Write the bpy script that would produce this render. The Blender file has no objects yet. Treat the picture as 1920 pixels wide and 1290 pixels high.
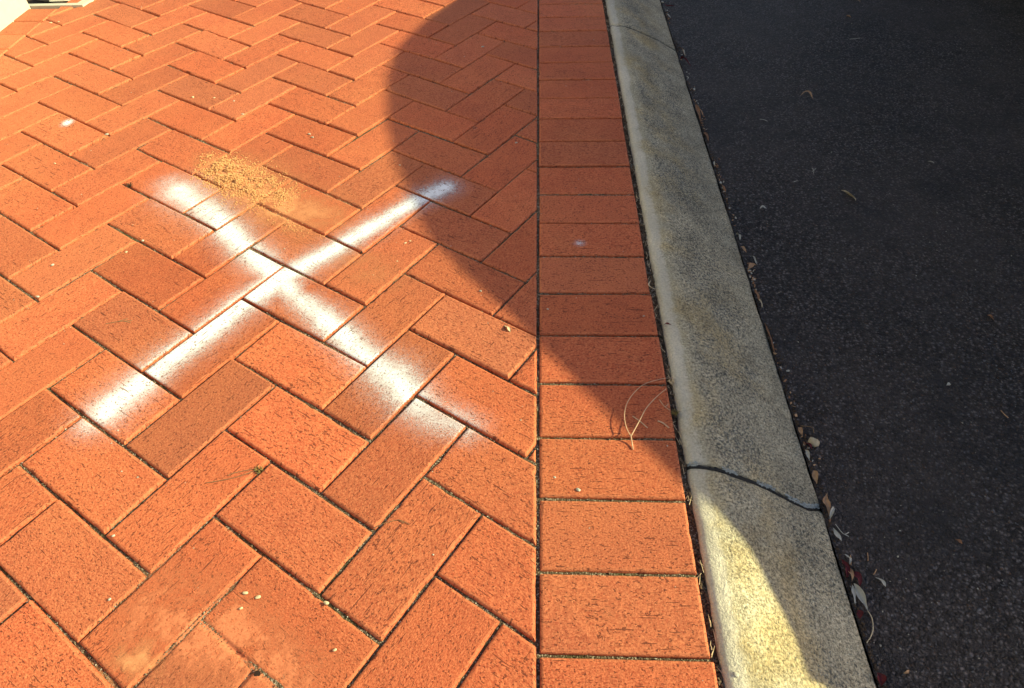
import bpy, math, random
import numpy as np
from mathutils import Matrix, Vector
R_ = math.radians
random.seed(7); rng = np.random.default_rng(11)
S = bpy.context.scene

# ------------------------------------------------------------------ camera
FPX = 1257.413; CAM = np.array([-0.0003, -0.7147, 0.9345])
PIT, ROL, YAW = 0.744839, -0.041285, 0.057073
M3 = Matrix.Rotation(YAW, 3, 'Z') @ Matrix.Rotation(PIT, 3, 'X') @ Matrix.Rotation(ROL, 3, 'Z')
cd = bpy.data.cameras.new('camera'); cam = bpy.data.objects.new('camera', cd)
S.collection.objects.link(cam); S.camera = cam
cd.sensor_width = 36; cd.lens = FPX/1920*36; cd.clip_start = .02; cd.clip_end = 2000
cam.matrix_world = Matrix.Translation(CAM.tolist()) @ M3.to_4x4()
MN = np.array(M3)

# ------------------------------------------------------------------ light
SUN_EL, SUN_AZ = R_(29), R_(4)              # azimuth measured from +X towards +Y
SV = np.array([math.cos(SUN_EL)*math.cos(SUN_AZ), math.cos(SUN_EL)*math.sin(SUN_AZ), math.sin(SUN_EL)])
W = bpy.data.worlds.new('World'); S.world = W; W.use_nodes = True
nt = W.node_tree; bg = nt.nodes['Background']
sky = nt.nodes.new('ShaderNodeTexSky'); sky.sky_type = 'NISHITA'; sky.sun_disc = False
sky.sun_elevation = SUN_EL; sky.sun_rotation = math.pi/2 - SUN_AZ
sky.air_density = 1.0; sky.dust_density = 2.5; sky.ozone_density = 1.0
nt.links.new(sky.outputs[0], bg.inputs[0]); bg.inputs[1].default_value = 0.098
sl = bpy.data.lights.new('sun', 'SUN'); sl.energy = 4.9; sl.angle = R_(0.53); sl.color = (1, .955, .51)
so = bpy.data.objects.new('sun', sl); S.collection.objects.link(so)
so.rotation_euler = Vector(SV.tolist()).to_track_quat('Z', 'Y').to_euler()
S.view_settings.view_transform = 'Standard'; S.view_settings.look = 'None'
S.view_settings.exposure = 0.80; S.view_settings.gamma = 1
S.render.engine = 'CYCLES'

# ------------------------------------------------------------------ helpers
KP = [(.2405,-.030),(.2405,-.010),(.2425,-.005),(.2465,-.0015),(.252,.0005),(.262,.0012),(.275,.0002),(.288,-.0022),(.302,-.0080),
      (.320,-.0165),(.342,-.0285),(.383,-.0505),(.427,-.0745),(.460,-.0915),(.474,-.0985),(.4775,-.104),(.479,-.125)]
ROADZ = -.100
def kz(x): return float(np.interp(x, [a for a, b in KP[1:]], [b for a, b in KP[1:]]))
def ray(x, y): return MN @ np.array([(x-960)/FPX, -(y-645)/FPX, -1.])
def at(x, y, z=0.):                          # a point on the level z seen at photo pixel x, y
    d = ray(x, y); return CAM + d*(z-CAM[2])/d[2]
def atr(x, y): return at(x, y, ROADZ)
def atk(x, y):                               # on the kerb
    z = 0.
    for _ in range(30):
        q = at(x, y, z); z = .5*z + .5*kz(q[0])
    return at(x, y, z)
def tag(o, label=None, cat=None, group=None, kind=None):
    for k_, v in (('label', label), ('category', cat), ('group', group), ('kind', kind)):
        if v: o[k_] = v
    return o
def link(name, V, F, mat, parent=None, smooth=False, loc=None):
    me = bpy.data.meshes.new(name)
    V = np.asarray(V, float)
    if loc is not None: V = V - np.asarray(loc)
    me.from_pydata(V.tolist(), [], [list(map(int, f)) for f in F]); me.update()
    if mat: me.materials.append(mat)
    if smooth: me.polygons.foreach_set('use_smooth', [True]*len(me.polygons))
    o = bpy.data.objects.new(name, me); S.collection.objects.link(o)
    if loc is not None: o.location = loc
    if parent: o.parent = parent
    return o
class MB:
    def __init__(s): s.V = []; s.F = []
    def add(s, V, F):
        n = len(s.V); s.V += [tuple(map(float, v)) for v in V]; s.F += [[i+n for i in f] for f in F]
    def tube(s, P, r, n=6, r1=None):
        P = [np.array(p, float) for p in P]; V = []; F = []
        for i, p in enumerate(P):
            t = P[min(i+1, len(P)-1)] - P[max(i-1, 0)]; t /= np.linalg.norm(t)+1e-9
            a = np.cross(t, [0, 0, 1.]);
            if np.linalg.norm(a) < .1: a = np.cross(t, [1., 0, 0])
            a /= np.linalg.norm(a); b = np.cross(a, t)
            f = i/(len(P)-1); rr = r + ((r1 if r1 is not None else r)-r)*f
            for k in range(n):
                w = 2*math.pi*k/n; V.append(p+rr*(math.cos(w)*a+math.sin(w)*b))
        for i in range(len(P)-1):
            for k in range(n): F.append([i*n+k, i*n+(k+1) % n, (i+1)*n+(k+1) % n, (i+1)*n+k])
        F.append(list(range(n))[::-1]); F.append([(len(P)-1)*n+k for k in range(n)])
        s.add(V, F)
    def stone(s, c, r, sq=.6, seed=None):
        c = np.array(c, float); q = 1.618
        I = np.array([(-1,q,0),(1,q,0),(-1,-q,0),(1,-q,0),(0,-1,q),(0,1,q),(0,-1,-q),(0,1,-q),(q,0,-1),(q,0,1),(-q,0,-1),(-q,0,1)], float)/1.9
        a = rng.uniform(0, 6.28); ca, sa = math.cos(a), math.sin(a)
        V = I*(1+rng.uniform(-.28, .28, (12, 1)))*r*np.array([1.2, .8, sq])
        V = V @ np.array([[ca, sa, 0], [-sa, ca, 0], [0, 0, 1]])
        s.add(V+c, ICF)
    def build(s, name, mat, parent=None, smooth=False, loc=None): return link(name, s.V, s.F, mat, parent, smooth, loc)
ICF = [(0,11,5),(0,5,1),(0,1,7),(0,7,10),(0,10,11),(1,5,9),(5,11,4),(11,10,2),(10,7,6),(7,1,8),(3,9,4),(3,4,2),(3,2,6),(3,6,8),(3,8,9),(4,9,5),(2,4,11),(6,2,10),(8,6,7),(9,8,1)]
def vnoise(x, y, seed=0):                    # smooth value noise on arrays, about -1..1
    r = np.random.default_rng(seed); T = r.uniform(-1, 1, (256, 256))
    xi = np.floor(x).astype(int); yi = np.floor(y).astype(int); fx = x-xi; fy = y-yi
    fx = fx*fx*(3-2*fx); fy = fy*fy*(3-2*fy); g = lambda a, b: T[a % 256, b % 256]
    return (g(xi, yi)*(1-fx)+g(xi+1, yi)*fx)*(1-fy)+(g(xi, yi+1)*(1-fx)+g(xi+1, yi+1)*fx)*fy

# ------------------------------------------------------------------ materials
class NT:
    def __init__(s, name):
        s.m = bpy.data.materials.new(name); s.m.use_nodes = True; s.t = s.m.node_tree
        s.b = s.t.nodes['Principled BSDF']; s.out = s.t.nodes['Material Output']
    def n(s, typ, **kw):
        nd = s.t.nodes.new(typ)
        for k_, v in kw.items(): setattr(nd, k_, v)
        return nd
    def l(s, a, b): s.t.links.new(a, b)
    def put(s, inp, v):
        if isinstance(v, (int, float)): inp.default_value = v
        elif isinstance(v, tuple): inp.default_value = v if len(v) == 4 or inp.type != 'RGBA' else v+(1,)
        else: s.l(v, inp)
    def math(s, op, a, b=0, c=None, clamp=False):
        nd = s.n('ShaderNodeMath', operation=op, use_clamp=clamp); s.put(nd.inputs[0], a); s.put(nd.inputs[1], b)
        if c is not None: s.put(nd.inputs[2], c)
        return nd.outputs[0]
    def mix(s, f, a, b, blend='MIX'):
        nd = s.n('ShaderNodeMix', data_type='RGBA', blend_type=blend); s.put(nd.inputs[0], f); s.put(nd.inputs[6], a); s.put(nd.inputs[7], b)
        return nd.outputs[2]
    def mr(s, v, a, b, c=0., d=1., typ='LINEAR'):
        nd = s.n('ShaderNodeMapRange', interpolation_type=typ); s.put(nd.inputs[0], v)
        for i, q in enumerate((a, b, c, d)): s.put(nd.inputs[i+1], q)
        return nd.outputs[0]
    def noise(s, vec, scale, detail=2., rough=.5, dist=0.):
        nd = s.n('ShaderNodeTexNoise'); s.l(vec, nd.inputs['Vector']); nd.inputs['Scale'].default_value = scale
        nd.inputs['Detail'].default_value = detail; nd.inputs['Roughness'].default_value = rough; nd.inputs['Distortion'].default_value = dist
        return nd.outputs[0]
    def vor(s, vec, scale, out='Distance', feat='F1'):
        nd = s.n('ShaderNodeTexVoronoi', feature=feat); s.l(vec, nd.inputs['Vector']); nd.inputs['Scale'].default_value = scale
        return nd.outputs[out]
    def scale(s, vec, xyz, loc=(0, 0, 0)):
        nd = s.n('ShaderNodeMapping'); s.l(vec, nd.inputs[0]); nd.inputs['Scale'].default_value = xyz; nd.inputs['Location'].default_value = loc
        return nd.outputs[0]
    def pos(s): return s.n('ShaderNodeNewGeometry').outputs['Position']
    def attr(s, name, out='Fac'):
        return s.n('ShaderNodeAttribute', attribute_name=name).outputs[out]
    def bump(s, h, strength=1., dist=.001, prev=None):
        nd = s.n('ShaderNodeBump'); nd.inputs['Strength'].default_value = strength; nd.inputs['Distance'].default_value = dist
        s.l(h, nd.inputs['Height'])
        if prev: s.l(prev, nd.inputs['Normal'])
        return nd.outputs[0]
    def fin(s, col, rough=.8, nrm=None, spec=.3):
        s.put(s.b.inputs['Base Color'], col); s.put(s.b.inputs['Roughness'], rough); s.b.inputs['Specular IOR Level'].default_value = spec
        if nrm: s.l(nrm, s.b.inputs['Normal'])
        return s.m

def brickuv(n):                              # position in the paver's own frame, third axis = which paver
    P = n.pos(); c = n.attr('centre', 'Vector'); e = n.attr('axis', 'Vector')
    d = n.n('ShaderNodeVectorMath', operation='SUBTRACT'); n.l(P, d.inputs[0]); n.l(c, d.inputs[1])
    def dot(b):
        q = n.n('ShaderNodeVectorMath', operation='DOT_PRODUCT'); n.l(d.outputs[0], q.inputs[0]); n.l(b, q.inputs[1]); return q.outputs['Value']
    cr = n.n('ShaderNodeVectorMath', operation='CROSS_PRODUCT'); cr.inputs[0].default_value = (0, 0, 1); n.l(e, cr.inputs[1])
    sp = n.n('ShaderNodeSeparateXYZ'); n.l(P, sp.inputs[0])
    v = n.math('ADD', dot(cr.outputs[0]), n.math('MULTIPLY', sp.outputs[2], .8))
    cb = n.n('ShaderNodeCombineXYZ'); n.l(dot(e), cb.inputs[0]); n.l(v, cb.inputs[1]); n.l(n.attr('seed'), cb.inputs[2])
    return cb.outputs[0]
def pits(n, uv):                             # drag marks of wire-cut clay: short dashes along the brick, plus small holes
    w = n.noise(uv, 60, 1, .5)
    wv = n.n('ShaderNodeVectorMath', operation='MULTIPLY_ADD'); n.l(uv, wv.inputs[0]); wv.inputs[1].default_value = (1, 1, 1)
    cmb = n.n('ShaderNodeCombineXYZ'); n.l(n.math('MULTIPLY', w, .004), cmb.inputs[1]); n.l(cmb.outputs[0], wv.inputs[2])
    a = n.noise(n.scale(wv.outputs[0], (105, 420, 40)), 1., 2., .55)
    zone = n.noise(uv, 16, 2, .6)
    thr = n.mr(zone, .3, .7, .715, .61)
    p1 = n.math('MULTIPLY', n.math('SUBTRACT', a, thr), 34, clamp=True)
    b = n.noise(n.scale(uv, (230, 300, 40), (3, 7, 0)), 1., 1., .5)
    p2 = n.math('MULTIPLY', n.math('SUBTRACT', b, .648), 34, clamp=True)
    c = n.noise(n.scale(uv, (30, 380, 40), (13, 1, 0)), 1., 0., .5)
    p3 = n.math('MULTIPLY', n.math('SUBTRACT', c, .775), 30, clamp=True)
    return n.math('MAXIMUM', n.math('MAXIMUM', p1, p2), p3)

def brick_material():
    n = NT('fired_clay'); uv = brickuv(n); P = n.pos()
    tone = n.attr('tone'); hue = n.attr('hue')
    f = n.mr(n.noise(uv, 22, 4, .6), .3, .7)
    col = n.mix(f, (.61, .098, .038), (.46, .063, .026))
    col = n.mix(hue, col, (.38, .084, .046))
    col = n.mix(n.mr(n.noise(P, 3.2, 3, .6), .42, .68, 0, .55), col, (.60, .150, .056))
    g = n.noise(n.scale(uv, (1, 1.5, 1)), 300, 3, .75)
    col = n.mix(n.mr(g, .32, .68, 0, 1), n.mix(.56, col, (.15, .028, .014)), n.mix(.32, col, (.84, .40, .19)))
    mm = n.n('ShaderNodeMix', data_type='RGBA', blend_type='MULTIPLY'); mm.inputs[0].default_value = 1
    n.l(col, mm.inputs[6]); cc = n.n('ShaderNodeCombineColor'); [n.l(tone, cc.inputs[i]) for i in range(3)]; n.l(cc.outputs[0], mm.inputs[7]); col = mm.outputs[2]
    sx = n.n('ShaderNodeSeparateXYZ'); n.l(P, sx.inputs[0])   # paler out by the wall: dust tint with the far-left glare painted in
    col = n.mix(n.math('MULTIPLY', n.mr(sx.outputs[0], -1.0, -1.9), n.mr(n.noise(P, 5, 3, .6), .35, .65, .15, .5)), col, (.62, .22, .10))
    col = n.mix(n.math('MULTIPLY', n.attr('edge'), n.mr(n.noise(P, 70, 3, .6), .3, .6, .05, .30)), col, (.72, .27, .13))   # pale arrises: sunlit edge highlight painted into the colour
    p = pits(n, uv)
    col = n.mix(n.math('MULTIPLY', p, .74), col, (.085, .020, .014))
    sp = n.mr(n.vor(uv, 210), .0, .075, 1, 0); sp = n.math('MULTIPLY', sp, n.mr(n.noise(uv, 90, 1, .5), .56, .62))
    col = n.mix(n.math('MULTIPLY', sp, .55), col, (.72, .50, .33))
    # painted edge highlight: side attribute
    h = n.math('ADD', n.math('MULTIPLY', n.noise(uv, 300, 4, .7), 1.5), n.math('MULTIPLY', n.noise(uv, 70, 2, .5), 1.3))
    h = n.math('SUBTRACT', h, n.math('MULTIPLY', p, .95))
    return n.fin(col, .82, n.bump(h, .85, .0013), .22)

def dirt_material():
    n = NT('joint_soil'); P = n.pos()
    v = n.vor(P, 620, 'Color'); sep = n.n('ShaderNodeSeparateColor'); n.l(v, sep.inputs[0])
    col = n.mix(n.noise(P, 60, 3, .6), (.045, .030, .020), (.16, .115, .075))
    col = n.mix(n.mr(sep.outputs[0], .80, .84), col, (.36, .31, .24))
    col = n.mix(n.mr(n.noise(P, 9, 3, .6), .55, .66, 0, .7), col, (.075, .070, .028))
    h = n.math('ADD', n.vor(P, 620), n.noise(P, 200, 3, .6))
    return n.fin(col, .95, n.bump(h, .9, .0018), .1)

def kerb_material():
    n = NT('aged_concrete'); P = n.pos(); sx = n.n('ShaderNodeSeparateXYZ'); n.l(P, sx.inputs[0]); X = sx.outputs[0]
    wob = n.math('MULTIPLY', n.math('SUBTRACT', n.noise(P, 11, 4, .65), .5), .075)
    xx = n.math('ADD', X, wob)
    base = n.mix(n.noise(P, 14, 4, .6), (.57, .475, .31), (.43, .38, .28))
    pale = n.mix(n.noise(P, 30, 3, .6), (.72, .64, .52), (.58, .52, .42))
    col = n.mix(n.mr(n.math('ADD', n.math('MULTIPLY', xx, .35), n.math('MULTIPLY', X, .65)), .262, .274, 0, 1, 'SMOOTHSTEP'), pale, base)
    # ochre staining along the shoulder and in patches down the slope
    och = n.math('MULTIPLY', n.mr(n.noise(P, 6.5, 4, .6), .46, .62), n.mr(xx, .255, .275)); och = n.math('MULTIPLY', och, n.mr(xx, .37, .44, 1, .15))
    col = n.mix(n.math('MULTIPLY', och, .65), col, (.58, .41, .17))
    # dark weathering speckle, densest on the upper slope
    dens = n.math('MULTIPLY', n.mr(xx, .262, .300, .05, 1), n.mr(xx, .40, .475, 1, .75))
    pat = n.noise(n.scale(P, (1, .7, 1)), 9, 4, .65)
    near = n.mr(sx.outputs[1], -.08, -.32, 1, .5); near = n.math('MAXIMUM', near, n.mr(xx, .34, .40, 0, 1))
    dz = n.math('MULTIPLY', n.math('MULTIPLY', dens, near), n.mr(pat, .34, .66, .5, 1.))
    fine = n.noise(P, 210, 4, .78)
    thr = n.mr(dz, 0, 1, .66, .475)
    sp = n.math('MULTIPLY', n.math('SUBTRACT', fine, thr), 18, clamp=True)
    col = n.mix(n.math('MULTIPLY', sp, .9), col, (.080, .084, .082))
    lt = n.math('MULTIPLY', n.math('SUBTRACT', n.noise(P, 290, 3, .7), .60), 12, clamp=True)
    col = n.mix(n.math('MULTIPLY', lt, .75), col, (.66, .66, .52))
    col = n.mix(n.mr(n.noise(P, 3.1, 4, .6), .35, .7, .0, .40), col, (.20, .21, .19))
    gr = n.mr(n.noise(P, 240, 4, .85), .38, .62, .34, 1.50); dk = n.mr(n.noise(n.scale(P, (1, .8, 1)), 13, 4, .7), .38, .62, .80, 1.10)
    cg = n.n('ShaderNodeCombineColor'); gg = n.math('MULTIPLY', gr, dk); [n.l(gg, cg.inputs[i]) for i in range(3)]
    col = n.mix(n.mr(xx, .262, .285, .3, 1.), col, n.mix(1., col, cg.outputs[0], 'MULTIPLY'))
    h = n.math('ADD', n.noise(P, 330, 3, .7), n.math('MULTIPLY', n.noise(P, 60, 3, .6), 1.5))
    return n.fin(col, .9, n.bump(h, 1., .0030), .15)

def asphalt_material():
    n = NT('asphalt'); P = n.pos()
    wv = n.n('ShaderNodeVectorMath', operation='ADD'); n.l(P, wv.inputs[0])
    nn = n.n('ShaderNodeTexNoise'); n.l(P, nn.inputs['Vector']); nn.inputs['Scale'].default_value = 120
    sc = n.n('ShaderNodeVectorMath', operation='SCALE'); n.l(nn.outputs['Color'], sc.inputs[0]); sc.inputs['Scale'].default_value = .006; n.l(sc.outputs[0], wv.inputs[1])
    Q = wv.outputs[0]
    v = n.vor(Q, 160); vc = n.vor(Q, 160, 'Color'); sep = n.n('ShaderNodeSeparateColor'); n.l(vc, sep.inputs[0])
    v2 = n.vor(Q, 330); vc2 = n.vor(Q, 330, 'Color'); sep2 = n.n('ShaderNodeSeparateColor'); n.l(vc2, sep2.inputs[0])
    col = n.mix(n.mr(sep.outputs[0], .2, 1.), (.021, .016, .016), (.140, .112, .108))
    col = n.mix(n.mr(sep.outputs[1], .70, .90), col, (.22, .185, .18))
    col = n.mix(n.mr(sep2.outputs[0], .90, .93), col, (.21, .20, .21))
    col = n.mix(n.mr(sep2.outputs[1], .955, .975), col, (.16, .085, .05))
    col = n.mix(n.mr(v, .28, .55, 0, .8), col, (.014, .011, .012))
    col = n.mix(n.mr(n.noise(P, 2.3, 4, .6), .40, .64, 0, .45), col, (.080, .062, .058))
    col = n.mix(n.mr(n.noise(P, 7, 4, .65), .50, .70, 0, .55), col, (.016, .016, .020))
    h = n.math('SUBTRACT', n.math('MULTIPLY', n.noise(Q, 60, 3, .6), 1.2), n.math('ADD', n.mr(v, .1, .6, 0, 1.2), n.math('MULTIPLY', v2, .5)))
    return n.fin(col, .68, n.bump(h, 1., .0055), .28)

def simple(name, c1, c2, scale=200, rough=.7, bump=.0006, spec=.25, trans=0):
    n = NT(name); P = n.pos()
    col = n.mix(n.mr(n.noise(P, scale, 3, .6), .3, .7), c1, c2)
    m = n.fin(col, rough, n.bump(n.noise(P, scale*1.7, 3, .6), .6, bump), spec)
    return m

def film_material(name, c1, c2, pit_show, k, spk_scale, rough=.75, freq=.5):
    n = NT(name); uv = brickuv(n); P = n.pos(); d = n.attr('cover')
    g = n.noise(P, spk_scale, 2, .7); g2 = n.noise(P, spk_scale*.28, 2, .6)
    t = n.math('ADD', n.math('MULTIPLY', n.math('SUBTRACT', g, .5), 1.5), n.math('MULTIPLY', n.math('SUBTRACT', g2, .5), freq))
    a = n.math('ADD', d, n.math('MULTIPLY', t, n.mr(d, 0., .25, .0, .7)))
    a = n.mr(a, .04, k, 0, 1)
    p = pits(n, uv); a = n.math('MULTIPLY', a, n.math('SUBTRACT', 1, n.math('MULTIPLY', p, pit_show)))
    col = n.mix(n.noise(P, 180, 3, .6), c1, c2)
    n.fin(col, rough, n.bump(n.math('SUBTRACT', n.noise(P, 400, 3, .65), p), .5, .0008), .2)
    n.put(n.b.inputs['Alpha'], a)
    return n.m

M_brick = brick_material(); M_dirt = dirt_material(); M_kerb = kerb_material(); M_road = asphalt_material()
M_paint = film_material('white_spray_paint', (.80, .815, .90), (.72, .73, .80), .75, .98, 430)
M_sandfilm = film_material('fine_sand', (.66, .28, .135), (.58, .22, .10), .2, 1.0, 700)
M_dust = film_material('pale_clay_dust', (.64, .22, .11), (.52, .15, .07), .3, 1.1, 420)
M_sand = simple('ochre_sand', (.70, .38, .18), (.50, .23, .09), 300, .9)
M_grit = simple('pale_grit', (.46, .42, .35), (.22, .19, .16), 120, .8)
M_white = simple('pale_stone', (.50, .47, .40), (.34, .31, .25), 260, .7)
M_tan = simple('tan_dry_leaf', (.55, .34, .19), (.36, .20, .11), 160, .6)
M_brown = simple('brown_dry_leaf', (.36, .18, .09), (.22, .10, .05), 160, .6)
M_pale = simple('pale_dry_leaf', (.56, .52, .45), (.40, .37, .31), 160, .6)
M_cream = simple('cream_dry_leaf', (.66, .54, .36), (.48, .36, .22), 160, .6)
M_red = simple('red_petal', (.16, .018, .024), (.07, .012, .016), 160, .6)
M_twig = simple('dry_stalk', (.62, .42, .27), (.50, .30, .19), 160, .7)
M_dtwig = simple('brown_twig', (.24, .15, .08), (.15, .09, .05), 160, .8)
M_moss = simple('moss', (.24, .20, .07), (.13, .10, .035), 400, .9)
M_mulch = simple('dark_litter', (.10, .065, .04), (.045, .03, .02), 200, .95)
M_render = simple('cream_render', (.52, .49, .41), (.49, .46, .38), 40, .85, .0008)
M_seal = simple('joint_sealant', (.030, .030, .030), (.012, .012, .012), 180, .7, .003)
M_lich = simple('pale_lichen', (.42, .44, .42), (.24, .26, .25), 300, .9, .001)
RES=[(0,1,0.0,-1.3),(2,1,5.7,-0.2),(2,0,-3.3,2.0),(0,0,0.2,0.3),(1,1,-1.0,-7.1),(1,3,1.7,-9.3),(0,3,10.3,-11.5),(-1,0,4.5,-1.9),(1,0,4.2,-14.6),(1,-1,-4.9,-4.3),(-1,-1,-7.6,0.5),(-2,-1,11.2,-10.2),(0,-1,5.9,-3.7),(0,-2,0.1,-7.4),(-2,-2,2.3,3.1),(-3,-2,4.2,0.7),(-1,-2,6.0,-7.5),(-1,-3,-6.2,-5.8),(1,-3,-7.2,5.4),(0,-3,2.1,6.1),(0,-4,-6.9,4.2),(-1,-4,-1.8,0.8),(2,-3,1.5,-0.8),(2,-4,-7.3,1.4),(1,-4,-1.8,-2.8),(1,-5,-5.4,1.7),(-1,-5,-0.4,4.5),(0,-5,-1.7,-2.0),(0,-6,-4.3,0.0),(3,-2,-4.4,6.1),(3,-3,-5.9,4.7),(1,2,3.4,-1.1),(3,2,3.6,-1.2),(3,1,-2.4,-2.6),(2,3,4.6,-1.9),(2,2,0.9,-3.1),(2,2,1.3,-3.1),(2,3,2.4,-2.5),(0,-1,6.6,-1.1),(3,-3,-7.6,1.6),(2,0,0.0,-2.5),(1,-1,-1.3,-3.0),(3,-2,-0.3,9.5),(1,1,-0.2,0.6),(1,0,2.8,-0.4),(1,4,4.0,-8.1),(0,4,-3.5,-3.6),(4,3,13.5,-1.6),(1,5,-1.0,-2.4),(5,4,11.4,4.5),(4,4,-0.5,2.1),(4,-2,-6.9,1.5),(6,5,11.5,-0.8),(4,5,3.0,5.7),(6,4,-0.7,-8.0),(1,6,-10.0,1.8),(7,6,11.4,-0.8),(7,5,-4.0,0.0),(4,6,-0.2,-9.2),(6,6,0.9,2.2),(8,6,-1.5,-2.0),(6,7,6.2,5.4),(4,7,6.3,-3.8),(7,7,3.7,2.1),(8,8,5.1,4.1),(7,8,2.3,5.9),(6,8,-1.8,-9.0),(5,6,5.0,3.7),(6,9,7.4,0.2),(7,9,-5.2,-0.0),(5,7,0.8,-8.1),(4,8,-5.1,5.1),(7,10,5.1,5.8),(5,8,7.1,-4.1),(4,9,-2.6,2.3),(6,10,-9.7,10.6),(8,11,3.7,1.3),(7,11,-10.1,16.0),(5,9,-6.0,6.1),(5,10,-9.5,9.2),(9,8,12.4,-3.2),(3,8,-3.3,0.3),(7,4,8.1,7.8),(3,7,-3.2,1.2),(10,9,15.0,-11.9),(10,8,-2.6,-6.8),(3,6,-1.8,-4.2),(6,3,5.8,8.5),(11,9,0.2,-13.5),(7,3,4.0,13.7),(3,5,-1.7,-5.6),(8,4,4.1,11.4),(9,5,3.1,12.4),(9,4,11.2,-1.7),(6,2,2.2,9.2),(8,3,11.7,-2.1),(10,5,12.1,-0.2),(9,3,-2.8,-4.9),(10,4,2.0,1.4),(7,2,8.2,0.3),(11,6,12.6,-1.9),(11,5,-0.7,-6.9),(11,4,3.3,2.8),(8,2,2.9,-6.3),(12,6,-2.4,-12.8),(12,5,2.9,5.1),(10,3,4.4,3.0),(11,3,-3.8,2.8),(13,7,2.0,-5.6),(13,5,-1.5,-4.1),(10,2,-5.2,3.2),(9,2,0.8,3.5),(14,5,6.7,-8.8),(12,3,6.3,-0.3),(11,2,1.6,-6.4),(9,1,-6.5,2.1),(13,3,-4.5,-12.5),(14,4,-11.5,-16.2),(12,2,-6.5,-7.4),(10,1,1.6,-5.4),(11,1,-8.8,-6.1),(8,1,2.8,1.5),(9,0,0.8,-1.0),(8,0,-8.4,6.2),(7,0,4.0,2.6),(7,1,3.3,-2.6),(3,4,4.6,-0.0),(6,1,13.4,-2.3),(6,0,-4.7,2.0),(5,2,6.5,6.6),(7,-1,-6.3,-0.9),(5,1,1.8,7.0),(6,-1,0.0,5.7),(2,7,-5.1,2.3),(2,6,-3.6,-1.4),(4,-1,7.6,9.1),(5,-1,-1.6,1.7),(4,0,2.3,7.2),(5,-2,1.3,5.0),(3,-1,0.5,5.4),(5,-3,-3.6,6.5),(2,-1,3.0,3.9),(5,12,-18.0,13.6),(4,11,-9.5,5.1),(6,13,-14.2,13.5),(3,10,-7.0,-1.4),(2,-2,-2.3,5.2),(7,14,-15.7,15.5),(2,9,-3.6,-7.0),(-1,1,-3.4,-7.3),(1,-2,1.5,7.1),(3,-4,1.9,5.5),(-1,2,7.1,-11.7),(-1,3,-1.6,-4.7)]

# ------------------------------------------------------------------ brick lattice
LM = .118; TH = math.pi/4 + .210414; EU = np.array([math.cos(TH), math.sin(TH)]); EV = np.array([-math.sin(TH), math.cos(TH)])
L0 = np.array([-.640908, .014364])
A_ = np.array(RES, float)
def _k(a, b): return np.exp(-((a[:, None, :]-b[None, :, :])**2).sum(2)/(2*1.3**2))
_W = np.linalg.solve(_k(A_[:, :2], A_[:, :2]) + .35*np.eye(len(A_)), A_[:, 2:]/1000)   # how the hand-laid bond wanders
def lat(u, v):
    q = np.array([[u, v]], float); return L0 + LM*(u*EU+v*EV) + (_k(q, A_[:, :2]) @ _W)[0]
def clip(P, a, c):                           # keep points with a.p <= c
    out = []
    for i in range(len(P)):
        p, q = P[i], P[(i+1) % len(P)]; dp = a@p-c; dq = a@q-c
        if dp <= 0: out.append(p)
        if dp*dq < 0: out.append(p+(q-p)*dp/(dp-dq))
    return out
def area(P): return abs(sum(P[i][0]*P[(i+1) % len(P)][1]-P[(i+1) % len(P)][0]*P[i][1] for i in range(len(P))))/2
BR = []                                      # every paver: outline, centre, long axis
XL = -1.772
for i in range(-14, 34):
    for j in range(-18, 34):
        r = (i-j) % 4
        if r == 0: cs = [(i, j), (i+2, j), (i+2, j+1), (i, j+1)]; ax = 0
        elif r == 3: cs = [(i, j), (i+1, j), (i+1, j+2), (i, j+2)]; ax = 1
        else: continue
        c0 = L0 + LM*(cs[0][0]*EU+cs[0][1]*EV)
        if not (-2.2 < c0[0] < .25 and -1.5 < c0[1] < 4.2): continue
        Q = [lat(*c) for c in cs]
        c = sum(Q)/4; e1 = (Q[1]-Q[0]+Q[2]-Q[3])/2; e2 = (Q[3]-Q[0]+Q[2]-Q[1])/2
        l1, l2 = np.linalg.norm(e1), np.linalg.norm(e2); g = rng.uniform(.0032, .0052)
        ang = math.atan2(e1[1], e1[0])*.5 + (math.atan2(e2[1], e2[0])-math.pi/2)*.5 + rng.normal(0, .004)
        e1 = np.array([math.cos(ang), math.sin(ang)]); e2 = np.array([-e1[1], e1[0]]); h1 = (l1-g)/2; h2 = (l2-g)/2
        P = [c-e1*h1-e2*h2, c+e1*h1-e2*h2, c+e1*h1+e2*h2, c-e1*h1+e2*h2]
        P = clip(P, np.array([1., 0]), -.0022-rng.uniform(0, .0016)); P = clip(P, np.array([-1., 0]), -(XL+.002)) if P else P
        if len(P) < 3 or area(P) < .00012: continue
        BR.append((P, c, e1 if ax == 0 else e2))
ROWS = [1.6704,1.557,1.4392,1.3259,1.2136,1.0999,.986,.8677,.752,.633,.521,.4048,.2888,.1706,.0517,-.0651,-.1808,-.3,-.4145][::-1]
yy = [ROWS[0]-.1165*k for k in range(9, 0, -1)] + ROWS + [ROWS[-1]+.1165*k for k in range(1, 20)]
for a, b in zip(yy[:-1], yy[1:]):
    g = .0025; t = rng.normal(0, .0012)
    x1 = .2288 + rng.normal(0, .0012)
    P = [np.array([.0025, a+g]), np.array([x1, a+g-.0022]), np.array([x1, b-g-.0022+t*.3]), np.array([.0025, b-g])]
    BR.append((P, np.array([.115, (a+b)/2]), np.array([1., 0])))
yl = [1.718+.1145*k for k in range(-27, 1)] + [1.832]
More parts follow.
